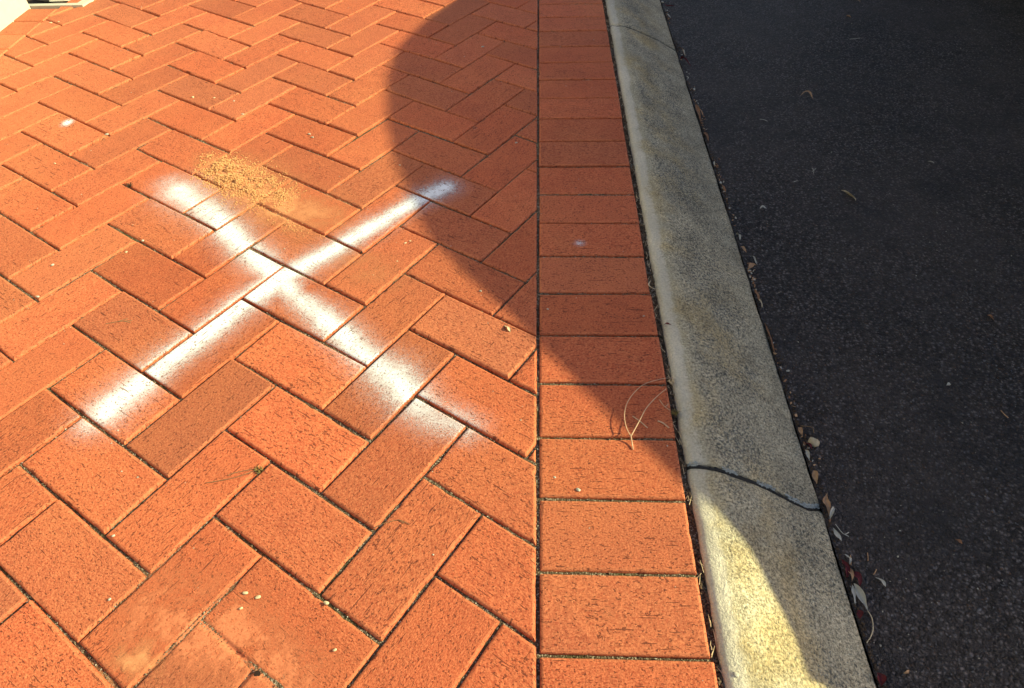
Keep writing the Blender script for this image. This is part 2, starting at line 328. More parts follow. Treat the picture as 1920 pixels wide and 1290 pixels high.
for a, b in zip(yl[:-1], yl[1:]):
    P = [np.array([-1.98, a+.0015]), np.array([XL-.0015, a+.0015]), np.array([XL-.0015, b-.0015]), np.array([-1.98, b-.0015])]
    BR.append((P, np.array([-1.87, (a+b)/2]), np.array([1., 0])))
BZ = []                                      # height, tilt, uv offset
for P, c, e in BR: BZ.append((rng.normal(0, .0008), rng.normal(0, .0045), rng.normal(0, .0045), rng.uniform(0, 40), rng.uniform(0, 40)))
V = []; F = []; TONE = []; HUE = []; EDG = []; SEED = []; CEN = []; AXI = []
for (P, c, e), (z0, gx, gy, ou, ov) in zip(BR, BZ):
    far = max(abs(c[0]+.6)-1.6, abs(c[1]-.7)-1.4) > 0
    st = .03 if far else .0075
    pts = []; nr = []; m = len(P)
    cen = sum(P)/m
    for i in range(m):
        p, q = P[i], P[(i+1) % m]; L = np.linalg.norm(q-p)
        if L < 1e-5: continue
        d = (q-p)/L; n_ = np.array([-d[1], d[0]]); n_ = n_ if n_@(cen-p) > 0 else -n_
        k = max(1, int(L/st))
        rc = min(.0016, L*.2)
        ts = [rc/L] + [rc/L+(1-2*rc/L)*t/k for t in range(1, k)] + [1-rc/L]
        for t in ts: pts.append(p+(q-p)*t); nr.append(n_)
    pts = np.array(pts); nr = np.array(nr); N = len(pts)
    arc = np.cumsum(np.r_[0, np.linalg.norm(np.diff(pts, axis=0), axis=1)]); s0 = rng.uniform(0, 200)
    wob = vnoise(arc*90+s0, np.full(N, s0), 3)*.00045 + np.clip(vnoise(arc*55+s0, np.full(N, 7+s0), 5)-.62, 0, 1)*.008
    cd_ = np.min([np.linalg.norm(pts-v, axis=1) for v in P], axis=0); wob = wob*np.clip(cd_/.012, .15, 1)
    wtop = wob + .0004*rng.uniform(-1, 1, N) + np.clip(vnoise(arc*45+s0, np.full(N, 17+s0), 6)-.6, 0, 1)*.007*np.clip(cd_/.015, 0, 1)
    b0 = len(V)
    EN = []
    for i in range(m):
        p, q = P[i], P[(i+1) % m]; L = np.linalg.norm(q-p)
        if L < 1e-5: continue
        d = (q-p)/L; n_ = np.array([-d[1], d[0]]); EN.append((p, n_ if n_@(cen-p) > 0 else -n_))
    def inset(ins, w):                           # offset inwards without crossing over at the corners
        X = pts+nr*(ins+w)[:, None]; lim = ins*1.0
        for _ in range(6):
            for p, n_ in EN:
                dd = (X-p)@n_; X = X+n_*np.clip(lim-dd, 0, None)[:, None]
        return X
    for z, ins, w in ((-.032, -.0002, wob*.4), (-.0048, 0., wob*.6), (-.0025, .0009, wob), (-.0008, .0025, wtop), (0., .0045, wtop)):
        X = inset(ins+0*w, w) if ins > 0 else pts+nr*(ins+w)[:, None]
        Z = z0+gx*(X[:, 0]-c[0])+gy*(X[:, 1]-c[1])+z
        V += np.c_[X, Z].tolist()
    ccw = sum(P[i][0]*P[(i+1) % m][1]-P[(i+1) % m][0]*P[i][1] for i in range(m)) > 0
    fs = []; ed = [0, 0, 1., .8]
    EDG += [ed[r] for r in range(4) for i in range(N)]
    for r in range(4):
        for i in range(N):
            j = (i+1) % N; f = [b0+r*N+i, b0+r*N+j, b0+(r+1)*N+j, b0+(r+1)*N+i]; fs.append(f if ccw else f[::-1])
    cz = pts.mean(0); prev = 4*N                      # concentric rings keep the top free of slivers
    inn = X+0
    for q in (.90, .72, .5, .28, .1):
        X = cz+(inn-cz)*q; Z = z0+gx*(X[:, 0]-c[0])+gy*(X[:, 1]-c[1]); s_ = len(V)-b0; V += np.c_[X, Z].tolist()
        for i in range(N):
            j = (i+1) % N; f = [b0+prev+i, b0+prev+j, b0+s_+j, b0+s_+i]; fs.append(f if ccw else f[::-1])
        prev = s_
    f = [b0+prev+i for i in range(N)]; fs.append(f if ccw else f[::-1])
    tn = float(np.clip(rng.normal(1, .07), .82, 1.16)); hu = float(np.clip(rng.normal(.2, .28), 0, .9))
    EDG += [0]*(len(fs)-4*N)
    for f in fs:
        F.append(f); TONE.append(tn); HUE.append(hu); SEED.append(ou/8); CEN.append((c[0], c[1], 0)); AXI.append((e[0], e[1], 0))
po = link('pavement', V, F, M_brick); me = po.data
def fattr(me, nm, arr):
    v = np.asarray(arr, 'f')
    if v.ndim == 2: me.attributes.new(nm, 'FLOAT_VECTOR', 'FACE').data.foreach_set('vector', v.ravel())
    else: me.attributes.new(nm, 'FLOAT', 'FACE').data.foreach_set('value', v)
for nm, arr in (('tone', TONE), ('hue', HUE), ('seed', SEED), ('edge', EDG), ('centre', CEN), ('axis', AXI)): fattr(me, nm, arr)
tag(po, 'terracotta clay brick paving, herringbone field with a soldier course along the kerb', 'pavement', kind='structure')

def surf(X, Y, mar=.0004):                   # brick-top height under points; returns z, brick index (-1 in a joint), brick uv
    Z = np.full(X.shape, -.0045); B = np.full(X.shape, -1)
    for bi, ((P, c, e), (z0, gx, gy, ou, ov)) in enumerate(zip(BR, BZ)):
        lo = np.min(P, axis=0); hi = np.max(P, axis=0)
        box = (X > lo[0]) & (X < hi[0]) & (Y > lo[1]) & (Y < hi[1])
        if not box.any(): continue
        x = X[box]; y = Y[box]; dmin = np.full(x.shape, 9.); cen = sum(P)/len(P)
        for i in range(len(P)):
            p, q = P[i], P[(i+1) % len(P)]; L = np.linalg.norm(q-p)
            if L < 1e-6: continue
            d = (q-p)/L; n_ = np.array([-d[1], d[0]]); n_ = n_ if n_@(cen-p) > 0 else -n_
            dmin = np.minimum(dmin, (x-p[0])*n_[0]+(y-p[1])*n_[1])
        ok = dmin > mar
        z = z0+gx*(x-c[0])+gy*(y-c[1]) + np.interp(dmin, [0, .0009, .0025, .0045], [-.0048, -.0025, -.0008, 0.])
        ii = np.argwhere(box)[ok]
        Z[ii[:, 0], ii[:, 1]] = z[ok]; B[ii[:, 0], ii[:, 1]] = bi
    return Z, B

# sand packed in the joints
FILL = [(at(330, 1150), .085), (at(420, 1150), .05), (at(510, 1270), .055), (at(470, 330), .045), (at(560, 390), .05), (at(640, 440), .03)]
def dirtz(X, Y):
    z = -.0062+.0020*vnoise(X*14, Y*14, 21)+.0013*vnoise(X*90, Y*90, 22)+.0008*vnoise(X*300, Y*300, 23)
    f = np.zeros(X.shape)
    for q, r in FILL: f = np.maximum(f, np.clip(1.4-np.hypot(X-q[0], Y-q[1])/r, 0, 1))
    z = z*(1-f)+(-.0016+.0006*vnoise(X*120, Y*120, 24))*f
    z = np.where(X > .2285, -.0135+.004*vnoise(X*40, Y*25, 25)+.002*vnoise(X*220, Y*220, 26), z)
    return z
gx_, gy_ = np.arange(-1.80, .2445, .0045), np.arange(-.62, 2.1, .0045)
X, Y = np.meshgrid(gx_, gy_, indexing='ij'); Z = dirtz(X, Y)
na, nb = X.shape; idx = np.arange(na*nb).reshape(na, nb)
Fq = np.stack([idx[:-1, :-1], idx[1:, :-1], idx[1:, 1:], idx[:-1, 1:]], -1).reshape(-1, 4)
def fastmesh(name, V, Fq, mat, smooth=True):
    me = bpy.data.meshes.new(name); n = len(V); q = len(Fq)
    me.vertices.add(n); me.vertices.foreach_set('co', np.asarray(V, 'f').ravel())
    me.loops.add(q*4); me.loops.foreach_set('vertex_index', np.asarray(Fq, 'i').ravel())
    me.polygons.add(q); me.polygons.foreach_set('loop_start', np.arange(0, q*4, 4, dtype='i')); me.polygons.foreach_set('loop_total', np.full(q, 4, 'i'))
    me.update(calc_edges=True); me.validate()
    me.polygons.foreach_set('use_smooth', [smooth]*len(me.polygons)); me.materials.append(mat)
    o = bpy.data.objects.new(name, me); S.collection.objects.link(o); return o
o = fastmesh('joint_soil', np.c_[X.ravel(), Y.ravel(), Z.ravel()], Fq, M_dirt); tag(o, kind='structure')
# ground below everything, as far as the horizon
def slab(name, x0, x1, y0, y1, z0, z1, mat, parent=None):
    V = [(x0,y0,z0),(x1,y0,z0),(x1,y1,z0),(x0,y1,z0),(x0,y0,z1),(x1,y0,z1),(x1,y1,z1),(x0,y1,z1)]
    return link(name, V, [(3,2,1,0),(4,5,6,7),(0,1,5,4),(1,2,6,5),(2,3,7,6),(3,0,4,7)], mat, parent)
g = link('ground', [(-400,-400,-.16),(400,-400,-.16),(400,400,-.16),(-400,400,-.16)], [(0,1,2,3)], M_dirt); tag(g, kind='structure')
s_ = slab('paving_bed', -30, .2395, -30, 40, -.15, -.022, M_dirt); tag(s_, kind='structure')

# ------------------------------------------------------------------ road
xs = np.r_[np.arange(.478, 2.6, .012), [3, 5, 9, 20, 60, 380]]; ys = np.r_[[-380, -60, -15, -4, -1.5], np.arange(-.8, 2.6, .012), [4, 8, 20, 60, 380]]
X, Y = np.meshgrid(xs, ys, indexing='ij')
Z = ROADZ + .0016*vnoise(X*9, Y*9, 31) + .0012*vnoise(X*38, Y*38, 32) + .0007*vnoise(X*80, Y*80, 33)
na, nb = X.shape; idx = np.arange(na*nb).reshape(na, nb)
Fq = np.stack([idx[:-1, :-1], idx[1:, :-1], idx[1:, 1:], idx[:-1, 1:]], -1).reshape(-1, 4)
o = fastmesh('road', np.c_[X.ravel(), Y.ravel(), Z.ravel()], Fq, M_road); tag(o, kind='structure')

# ------------------------------------------------------------------ kerb, cast in lengths with sealed joints
JP = [[(1290,875),(1320,874),(1345,878),(1380,890),(1410,901),(1440,914),(1480,935),(1515,952),(1541,963)],
      [(1141,49),(1155,48),(1170,48),(1185,53),(1200,59),(1220,68),(1240,78),(1262,91)]]
JL = []
for pl in JP:
    q = [atk(*a) for a in pl]; JL.append((np.array([a[0] for a in q]), np.array([a[1] for a in q])))
def jy(k, x): return float(np.interp(x, JL[k][0], JL[k][1]))
jw = [.0050, .0042]
prof = []
for (a, b) in zip(KP[:-1], KP[1:]):
    m = max(1, int(math.hypot(b[0]-a[0], b[1]-a[1])/.006))
    for t in range(m): prof.append((a[0]+(b[0]-a[0])*t/m, a[1]+(b[1]-a[1])*t/m))
prof.append(KP[-1])
PX = np.array([a for a, b in prof]); PZ = np.array([b for a, b in prof])
kb = []; kf = []
for seg in range(3):
    f0 = (lambda x: -6.0) if seg == 0 else (lambda x, s=seg: jy(s-1, x)+jw[s-1])
    f1 = (lambda x: 9.0) if seg == 2 else (lambda x, s=seg: jy(s, x)-jw[s])
    step = .008
    base = np.arange(-.9, 2.6, step)
    rows = []
    T = {0: np.r_[np.linspace(-6, -.95, 6), np.arange(-.9, -.13, step)], 1: np.arange(-.11, 1.575, step), 2: np.r_[np.arange(1.60, 2.6, step), np.linspace(2.7, 9, 6)]}[seg]
    lo_, hi_ = T[0], T[-1]
    G = []
    for t in T:
        u = (t-lo_)/(hi_-lo_); row = []
        # the two ends follow the slightly skew joints
        y = np.array([t + (f0(x)-lo_)*max(0, 1-(t-lo_)/.12) + (f1(x)-hi_)*max(0, 1-(hi_-t)/.12) for x in PX])
        x = PX + np.where(PX < .25, .0008*vnoise(y*22, y*0+3, 41)+.0006*vnoise(y*140, y*0+3, 42), 0) + np.where(PX > .474, .003*vnoise(y*14, y*0+9, 43)+.0012*vnoise(y*80, y*0+9, 44), 0)
        z = PZ + np.where((PX > .246) & (PX < .474), .0006*vnoise(x*22, y*22, 45)+.0005*vnoise(x*90, y*90, 46), 0)
        end = min(abs(t-lo_) if seg else 9, abs(hi_-t) if seg < 2 else 9)
        z = z - (.0022 if end < .001 else 0.)
        G.append(np.c_[x, y, z])
    G = np.array(G); a, b = G.shape[:2]; off = sum(len(q) for q in kb)
    kb.append(G.reshape(-1, 3)); I = np.arange(a*b).reshape(a, b)+off
    kf.append(np.stack([I[:-1, :-1], I[:-1, 1:], I[1:, 1:], I[1:, :-1]], -1).reshape(-1, 4))
    # end walls
    for r, fl in ((0, 1), (a-1, 0)):
        low = G[r].copy(); low[:, 2] -= .02; off2 = sum(len(q) for q in kb); kb.append(low)
        top = I[r]; lw = np.arange(b)+off2
        q = np.stack([top[:-1], lw[:-1], lw[1:], top[1:]], -1); kf.append(q if fl else q[:, ::-1])
Fk = np.concatenate(kf); Fk = Fk[:, ::-1]
ko = fastmesh('kerb', np.concatenate(kb), Fk, M_kerb)
tag(ko, 'weathered concrete kerb sloping down from the brick paving to the road', 'kerb', kind='structure')
for k, wd, nm in ((0, .0052, 'kerb_joint'), (1, .0036, 'kerb_joint')):
    mb = MB(); n_ = 160; xsj = np.linspace(.2412, .4785, n_); VV = []
    for i, x in enumerate(xsj):
        y = jy(k, x); z = np.interp(x, PX[3:], PZ[3:])
        w = wd*(.92+.5*vnoise(np.array([x*230.]), np.array([k*5.]), 51)[0]); h = .0022*vnoise(np.array([x*160.]), np.array([k*5.+2]), 52)[0]
        for f, dz in ((-1.0, -.006), (-.8, -.0015), (-.2, .0006+h*.3), (.35, .0012+h*.4), (.85, -.001), (1.05, -.006)): VV.append((x, y+f*w+.0006*vnoise(np.array([x*90.]), np.array([k*5.+7]), 54)[0], z+dz-.0040))
    FF = [[i*6+j, (i+1)*6+j, (i+1)*6+j+1, i*6+j+1] for i in range(n_-1) for j in range(5)]
    o = link(nm, VV, FF, M_seal, smooth=True); tag(o, ['black sealant joint across the near end of the kerb', 'thin dark joint across the far end of the kerb'][k], 'kerb joint', kind='structure')
    # pale lichen and mortar crumbs along the far side of the sealant
    lb = MB()
    for i in range(520 if k == 0 else 170):
        x = rng.uniform(.243, .475)
        if vnoise(np.array([x*45.]), np.array([k*3.]), 53)[0] < -.15: continue
        y = jy(k, x)+rng.uniform(.25, 1.25)*wd; z = np.interp(x, PX[3:], PZ[3:])-(.0030 if y < jy(k, x)+wd*.9 else .0004)
        lb.stone((x, y, z), rng.uniform(.0006, .0026)*(1 if k == 0 else .6), .3)
    o = lb.build('lichen', M_lich); tag(o, ['pale grey lichen crust along the near kerb joint', 'pale grey lichen crust along the far kerb joint'][k], 'lichen', kind='stuff')

# ------------------------------------------------------------------ films lying on the bricks (spray paint, sand, dust)
def film(name, mat, x0, x1, y0, y1, dens, step=.0018, lift=.00035, joints=False, cut=.03):
    X, Y = np.meshgrid(np.arange(x0, x1, step), np.arange(y0, y1, step), indexing='ij')
    D = dens(X, Y); Z, B = surf(X, Y)
    if joints: jz = B < 0; Z = np.where(jz, dirtz(X, Y), Z); D = np.where(jz, D*1.7, D)
    na, nb = X.shape; idx = np.arange(na*nb).reshape(na, nb)
    def c4(a): return np.stack([a[:-1, :-1], a[1:, :-1], a[1:, 1:], a[:-1, 1:]], -1)
    ok = c4(D).max(-1) > cut
    b4 = c4(B)
    if not joints: ok &= (b4.min(-1) == b4.max(-1)) & (b4.min(-1) >= 0)
    Fq = c4(idx)[ok]; used = np.unique(Fq); mp = np.zeros(na*nb, int); mp[used] = np.arange(len(used))
    Vv = np.c_[X.ravel(), Y.ravel(), (Z+lift).ravel()][used]; Fq = mp[Fq]
    o = fastmesh(name, Vv, Fq, mat); me = o.data
    a = me.attributes.new('cover', 'FLOAT', 'POINT'); a.data.foreach_set('value', D.ravel()[used].astype('f'))
    bi = np.maximum(b4[ok].max(-1), 0)
    fattr(me, 'seed', np.array([z[3]/8 for z in BZ])[bi]); fattr(me, 'centre', np.array([(c[0], c[1], 0) for P, c, e in BR])[bi]); fattr(me, 'axis', np.array([(e[0], e[1], 0) for P, c, e in BR])[bi])
    return o
def stroke(X, Y, pts):                       # pts: world x, y, half-width, strength
    D = np.zeros(X.shape)
    for a, b in zip(pts[:-1], pts[1:]):
        d = np.array(b[:2])-np.array(a[:2]); L2 = d@d
        t = np.clip(((X-a[0])*d[0]+(Y-a[1])*d[1])/L2, 0, 1)
        r = np.hypot(X-a[0]-t*d[0], Y-a[1]-t*d[1]); w = a[2]+(b[2]-a[2])*t; s = a[3]+(b[3]-a[3])*t
        D = np.maximum(D, s*(1.0*np.exp(-(r/(w*.92))**1.9)+.22*np.exp(-(r/(w*2.3))**1.8)))
    return D
def px(pts):
    out = []
    for x, y, w, s in pts:
        q = at(x, y); sc = np.linalg.norm(at(x+w, y)-q); out.append((q[0], q[1], sc, s))
    return out
ARM1 = px([(318,345,30,.35),(335,358,30,.82),(375,385,30,.72),(410,412,26,.9),(460,465,24,.95),(520,515,24,1),(560,560,22,.62),(600,592,24,.88),(640,625,25,.95),(690,672,27,.95),(735,705,34,.84),(770,745,34,.84),(810,780,34,.52),(880,800,34,.36)])
ARM2 = px([(172,790,30,.5),(200,770,34,.85),(250,730,32,.92),(300,688,26,1),(360,643,25,1.05),(450,575,25,1.05),(520,525,25,1.05),(590,487,20,1.05),(650,455,19,1),(700,425,19,1),(750,395,16,1),(800,368,19,1.1),(835,352,18,1.05),(850,346,14,.3)])
SMG = at(580, 540)
def paint_d(X, Y):
    D = np.maximum(.95*stroke(X, Y, ARM1), stroke(X, Y, ARM2))
    D = D*(1-.65*np.exp(-((X-SMG[0])**2+(Y-SMG[1])**2)/.017**2))
    n = vnoise(X*60, Y*60, 61); n2 = vnoise(X*22, Y*22, 62)
    return np.clip(.90*D*(1+.14*n+.14*n2+.08*vnoise(X*140, Y*140, 76)), 0, 1.3)
a = [p[0] for p in ARM1+ARM2]; b = [p[1] for p in ARM1+ARM2]
o = film('spray_paint_mark', M_paint, min(a)-.10, max(a)+.10, min(b)-.10, max(b)+.10, paint_d)
tag(o, 'large white cross sprayed in paint over the herringbone bricks', 'paint mark')
q0 = at(127, 231)
o = film('spray_paint_mark', M_paint, q0[0]-.05, q0[0]+.05, q0[1]-.05, q0[1]+.05, lambda X, Y: 1.1*np.exp(-(((X-q0[0])/.013)**2+((Y-q0[1])/.017)**2)))
tag(o, 'small white dot of spray paint on a brick at the far left', 'paint mark')
q1 = at(1087, 456)
o = film('spray_paint_mark', M_paint, q1[0]-.03, q1[0]+.03, q1[1]-.03, q1[1]+.03, lambda X, Y: .42*np.exp(-(((X-q1[0])/.012)**2+((Y-q1[1])/.010)**2)))
tag(o, 'faint greyish paint smudge on a shaded soldier course brick', 'paint mark')
q2 = at(1141, 1150)
o = film('dried_spot', M_dust, q2[0]-.03, q2[0]+.03, q2[1]-.03, q2[1]+.03, lambda X, Y: .75*np.exp(-(((X-q2[0])/.008)**2+((Y-q2[1])/.011)**2)))
tag(o, 'pale round dried spot on a sunlit soldier course brick', 'stain')

# spilled sand: a smooth film and a coarse crumbly heap
SP = px([(395,300,26,.75),(430,325,46,1.05),(480,355,52,1.0),(520,385,52,1.0),(570,400,60,.7),(630,415,45,.55)])
SP2 = px([(640,470,34,.30),(690,500,50,.36),(745,520,40,.22)])
def sand_d(X, Y): return np.clip((np.maximum(stroke(X, Y, SP), stroke(X, Y, SP2)))*(.85+.35*vnoise(X*30, Y*30, 63)+.2*vnoise(X*90, Y*90, 64)), 0, 1)
a = [p[0] for p in SP+SP2]; b = [p[1] for p in SP+SP2]
o = film('sand_spill', M_sandfilm, min(a)-.13, max(a)+.13, min(b)-.13, max(b)+.13, sand_d, joints=True, cut=.1, lift=.0002)
tag(o, 'fine orange sand film smeared beside the painted cross', 'sand', kind='stuff')
SC = px([(395,295,22,.5),(415,315,34,1),(445,335,40,1),(480,350,42,.9),(520,365,34,.7),(545,365,26,.35)]); SC2 = px([(470,395,15,.4),(500,372,30,.8),(545,425,25,.35),(600,440,22,.3)])
mb = MB(); cnt = 0
bx = (min(p[0] for p in SC)-.07, max(p[0] for p in SC2+SC)+.07, min(p[1] for p in SC2)-.07, max(p[1] for p in SC)+.07)
cx = rng.uniform(bx[0], bx[1], 90000); cy = rng.uniform(bx[2], bx[3], 90000)
dd = np.maximum(stroke(cx[None], cy[None], SC), stroke(cx[None], cy[None], SC2)*.55)[0]
clump = .5+.9*vnoise(cx*70, cy*70, 65); pr = np.clip(dd-.12, 0, 1)*np.clip(clump, .10, 1.3)*.85
zz = surf(cx[None], cy[None])[0][0]
for x, y, d, z, p, cl in zip(cx, cy, dd, zz, pr, clump):
    if rng.uniform() < p:
        r = rng.uniform(.0008, .0017)*(1+.55*min(d, 1)*rng.uniform(0, 1)); hgt = max(0, d-.4)*.007*max(0, cl)*rng.uniform(0, 1)
        mb.stone((x, y, z+r*.4+hgt), r, .8)
o = mb.build('sand_grains', M_sand); tag(o, 'crumbly ochre sand grains heaped over the joint above the cross', 'sand', kind='stuff')

# clay dust and crumbs trodden over the joints nearest the camera
DU = px([(255,1180,40,.6),(300,1130,60,.8),(340,1170,70,1.),(420,1190,70,1.),(480,1240,60,.95),(560,1265,50,.7)]); DU2 = px([(240,1240,35,.8),(275,1235,30,.7)])
def dust_d(X, Y): return np.clip((stroke(X, Y, DU))*(.85+.55*vnoise(X*26, Y*26, 66)+.40*vnoise(X*80, Y*80, 67)+.35*vnoise(X*230, Y*230, 77)), 0, 1)
a = [p[0] for p in DU]; b = [p[1] for p in DU]
o = film('clay_dust', M_dust, min(a)-.1, max(a)+.12, min(b)-.12, max(b)+.12, dust_d, joints=True, cut=.1, lift=.0002)
tag(o, 'pale clay dust trodden over the brick joints nearest the camera', 'dust', kind='stuff')
mb = MB()
cx = rng.uniform(at(230, 1150)[0]-.03, at(480, 1200)[0]+.05, 9000); cy = rng.uniform(-.48, -.28, 9000)
dd = stroke(cx[None], cy[None], DU)[0]; zz = surf(cx[None], cy[None])[0][0]
for x, y, d, z in zip(cx, cy, dd, zz):
    if rng.uniform() < np.clip(d-.25, 0, 1)*.22*max(0, .45+vnoise(np.array([x*50]), np.array([y*50]), 68)[0]): mb.stone((x, y, z+.0002), rng.uniform(.0006, .0016), .6)
o = mb.build('brick_crumbs', M_brick); me = o.data
for nm, v in (('tone', 1.1), ('hue', .2), ('seed', 1.), ('edge', 0.)): fattr(me, nm, np.full(len(me.polygons), v))
fattr(me, 'centre', np.zeros((len(me.polygons), 3))); fattr(me, 'axis', np.tile([1., 0, 0], (len(me.polygons), 1)))
tag(o, 'tiny terracotta crumbs scattered over the dusty bricks', 'crumbs', kind='stuff')
# ochre sand caught on that corner
o = film('sand_smudge', M_sandfilm, at(210, 1240)[0]-.05, at(300, 1240)[0]+.05, -.50, -.34, lambda X, Y: np.clip(stroke(X, Y, DU2)*(.55+.6*vnoise(X*60, Y*60, 69)+.3*vnoise(X*160, Y*160, 70)), 0, 1), joints=True, cut=.1, lift=.0006)
tag(o, 'yellowish sand smudge on the brick at the lower left', 'sand', kind='stuff')

# grit lodged in the joints
mb = MB(); mw = MB()
for (P, c, e) in BR:
    if not (-1.8 < c[0] < .26 and -.65 < c[1] < 2.1): continue
    for i in range(len(P)):
        p, q = P[i], P[(i+1) % len(P)]; L = np.linalg.norm(q-p); cen = sum(P)/len(P)
        d = (q-p)/(L+1e-9); n_ = np.array([d[1], -d[0]]); n_ = n_ if n_@(p-cen) > 0 else -n_
        near = 1.0 if c[1] < .5 else .45
        k = rng.poisson(L*150*near)
        for t in rng.uniform(0, 1, k):
            w = p+(q-p)*t+n_*rng.uniform(.0005, .0038)
            if w[0] > .2285: continue
            gate = vnoise(np.array([w[0]*8]), np.array([w[1]*8]), 71)[0]
            if rng.uniform() > .55+.6*gate: continue
            r = rng.uniform(.0005, .0013); z = float(dirtz(np.array([w[0]]), np.array([w[1]]))[0])
            (mw if rng.uniform() < .18 else mb).stone((w[0], w[1], z+r*.5+rng.uniform(0, .002)), r, .8)
o = mb.build('joint_grit', simple('grey_brown_grit', (.26, .21, .15), (.11, .085, .055), 150, .9)); tag(o, 'grey brown grit packed in the joints between the bricks', 'grit', kind='stuff')
o = mw.build('pale_joint_grit', M_grit); tag(o, 'pale grit specks caught in the joints between the bricks', 'grit', kind='stuff')
# debris in the gap behind the kerb
mb = MB(); ms = MB()
for k in range(5200):
    y = rng.uniform(-.62, 2.1); x = rng.uniform(.2292, .2405)
    if vnoise(np.array([y*30]), np.array([x*0+4]), 72)[0] < -.55: continue
    z = float(dirtz(np.array([x]), np.array([y]))[0]); r = rng.uniform(.0007, .0026)
    mb.stone((x, y, z+r*.5+rng.uniform(0, .003)), r, .7)
for k in range(150):
    y = rng.uniform(-.6, 2.1); x = rng.uniform(.230, .239); a = rng.normal(1.57, .5); L = rng.uniform(.006, .020)
    z = -.0095+rng.uniform(0, .005); dx, dy = math.cos(a)*L/2, math.sin(a)*L/2; dx = float(np.clip(dx, -.005, .005))
    ms.tube([(x-dx, y-dy, z), (x, y, z+.0012), (x+dx, y+dy, z+rng.uniform(-.001, .002))], .0006, 4, .0003)
o = mb.build('gap_debris', simple('leaf_mould', (.20, .14, .085), (.055, .038, .025), 90, .95)); tag(o, 'brown soil crumbs filling the gap between bricks and kerb', 'debris', kind='stuff')
o = ms.build('gap_straw', M_cream); tag(o, 'dry straw bits lying in the gap between bricks and kerb', 'straw', kind='stuff')
# loose specks of grit
mb = MB()
for k in range(620):
    x = rng.uniform(-1.76, .228); y = rng.uniform(-.5, 1.9)
    if rng.uniform() > .35+.65*max(0, vnoise(np.array([x*5]), np.array([y*5]), 73)[0]+.3): continue
    z = float(surf(np.array([[x]]), np.array([[y]]))[0][0, 0]); r = rng.uniform(.0004, .0010)*rng.choice([1, 1, 1, 1.7]); mb.stone((x, y, z+r*.3), r, .6)
o = mb.build('paving_specks', M_white); tag(o, 'tiny pale specks of grit strewn over the brick paving', 'grit', kind='stuff')
mb = MB()
for k in range(1300):
    x = rng.uniform(.48, 1.9); y = rng.uniform(-.55, 2.1); r = rng.uniform(.0005, .0013)*rng.choice([1, 1, 1, 1, 1.6]); mb.stone((x, y, ROADZ+r*.3+.001), r, .6)
o = mb.build('road_specks', M_grit); tag(o, 'tiny pale specks of grit strewn over the asphalt', 'grit', kind='stuff')
mb = MB()
for k in range(1500):
    y = rng.uniform(-.55, 2.1); x = .479+abs(rng.normal(0, .006)); r = rng.uniform(.0006, .0022)
    if vnoise(np.array([y*12]), np.array([4.5]), 74)[0] < -.2: continue
    mb.stone((x, y, ROADZ+r*.4+.001), r, .6)
o = mb.build('gutter_litter', M_mulch); tag(o, 'dark crumbled leaf litter along the foot of the kerb', 'litter', kind='stuff')

for mat_, nm, lab, cnt in ((M_tan, 'tan_litter', 'small tan leaf crumbs along the foot of the kerb', 300), (M_pale, 'pale_litter', 'small pale grey leaf crumbs along the foot of the kerb', 180), (M_brown, 'brown_litter', 'small brown leaf crumbs along the foot of the kerb', 330)):
    mb = MB()
    for k in range(cnt):
        y = rng.uniform(-.5, 2.0)
        if rng.uniform() > .15+1.1*vnoise(np.array([y*9]), np.array([2.5]), 75)[0]: continue
        x = .481+abs(rng.normal(0, .007)); a = rng.normal(1.57, .9); L = rng.uniform(.003, .009); w = L*rng.uniform(.12, .4); d = np.array([math.cos(a), math.sin(a)]); p = np.array([-d[1], d[0]])
        h = [ROADZ+.002+rng.uniform(0, .004) for _ in range(4)]; Q = [np.array([x, y])+d*L/2, np.array([x, y])+p*w, np.array([x, y])-d*L/2, np.array([x, y])-p*w]
        V8 = [(q[0], q[1], z) for q, z in zip(Q, h)] + [(q[0], q[1], z-.0005) for q, z in zip(Q, h)]
        mb.add(V8, [(0,1,2,3),(7,6,5,4),(0,4,5,1),(1,5,6,2),(2,6,7,3),(3,7,4,0)])
    o = mb.build(nm, mat_); tag(o, lab, 'litter', kind='stuff')

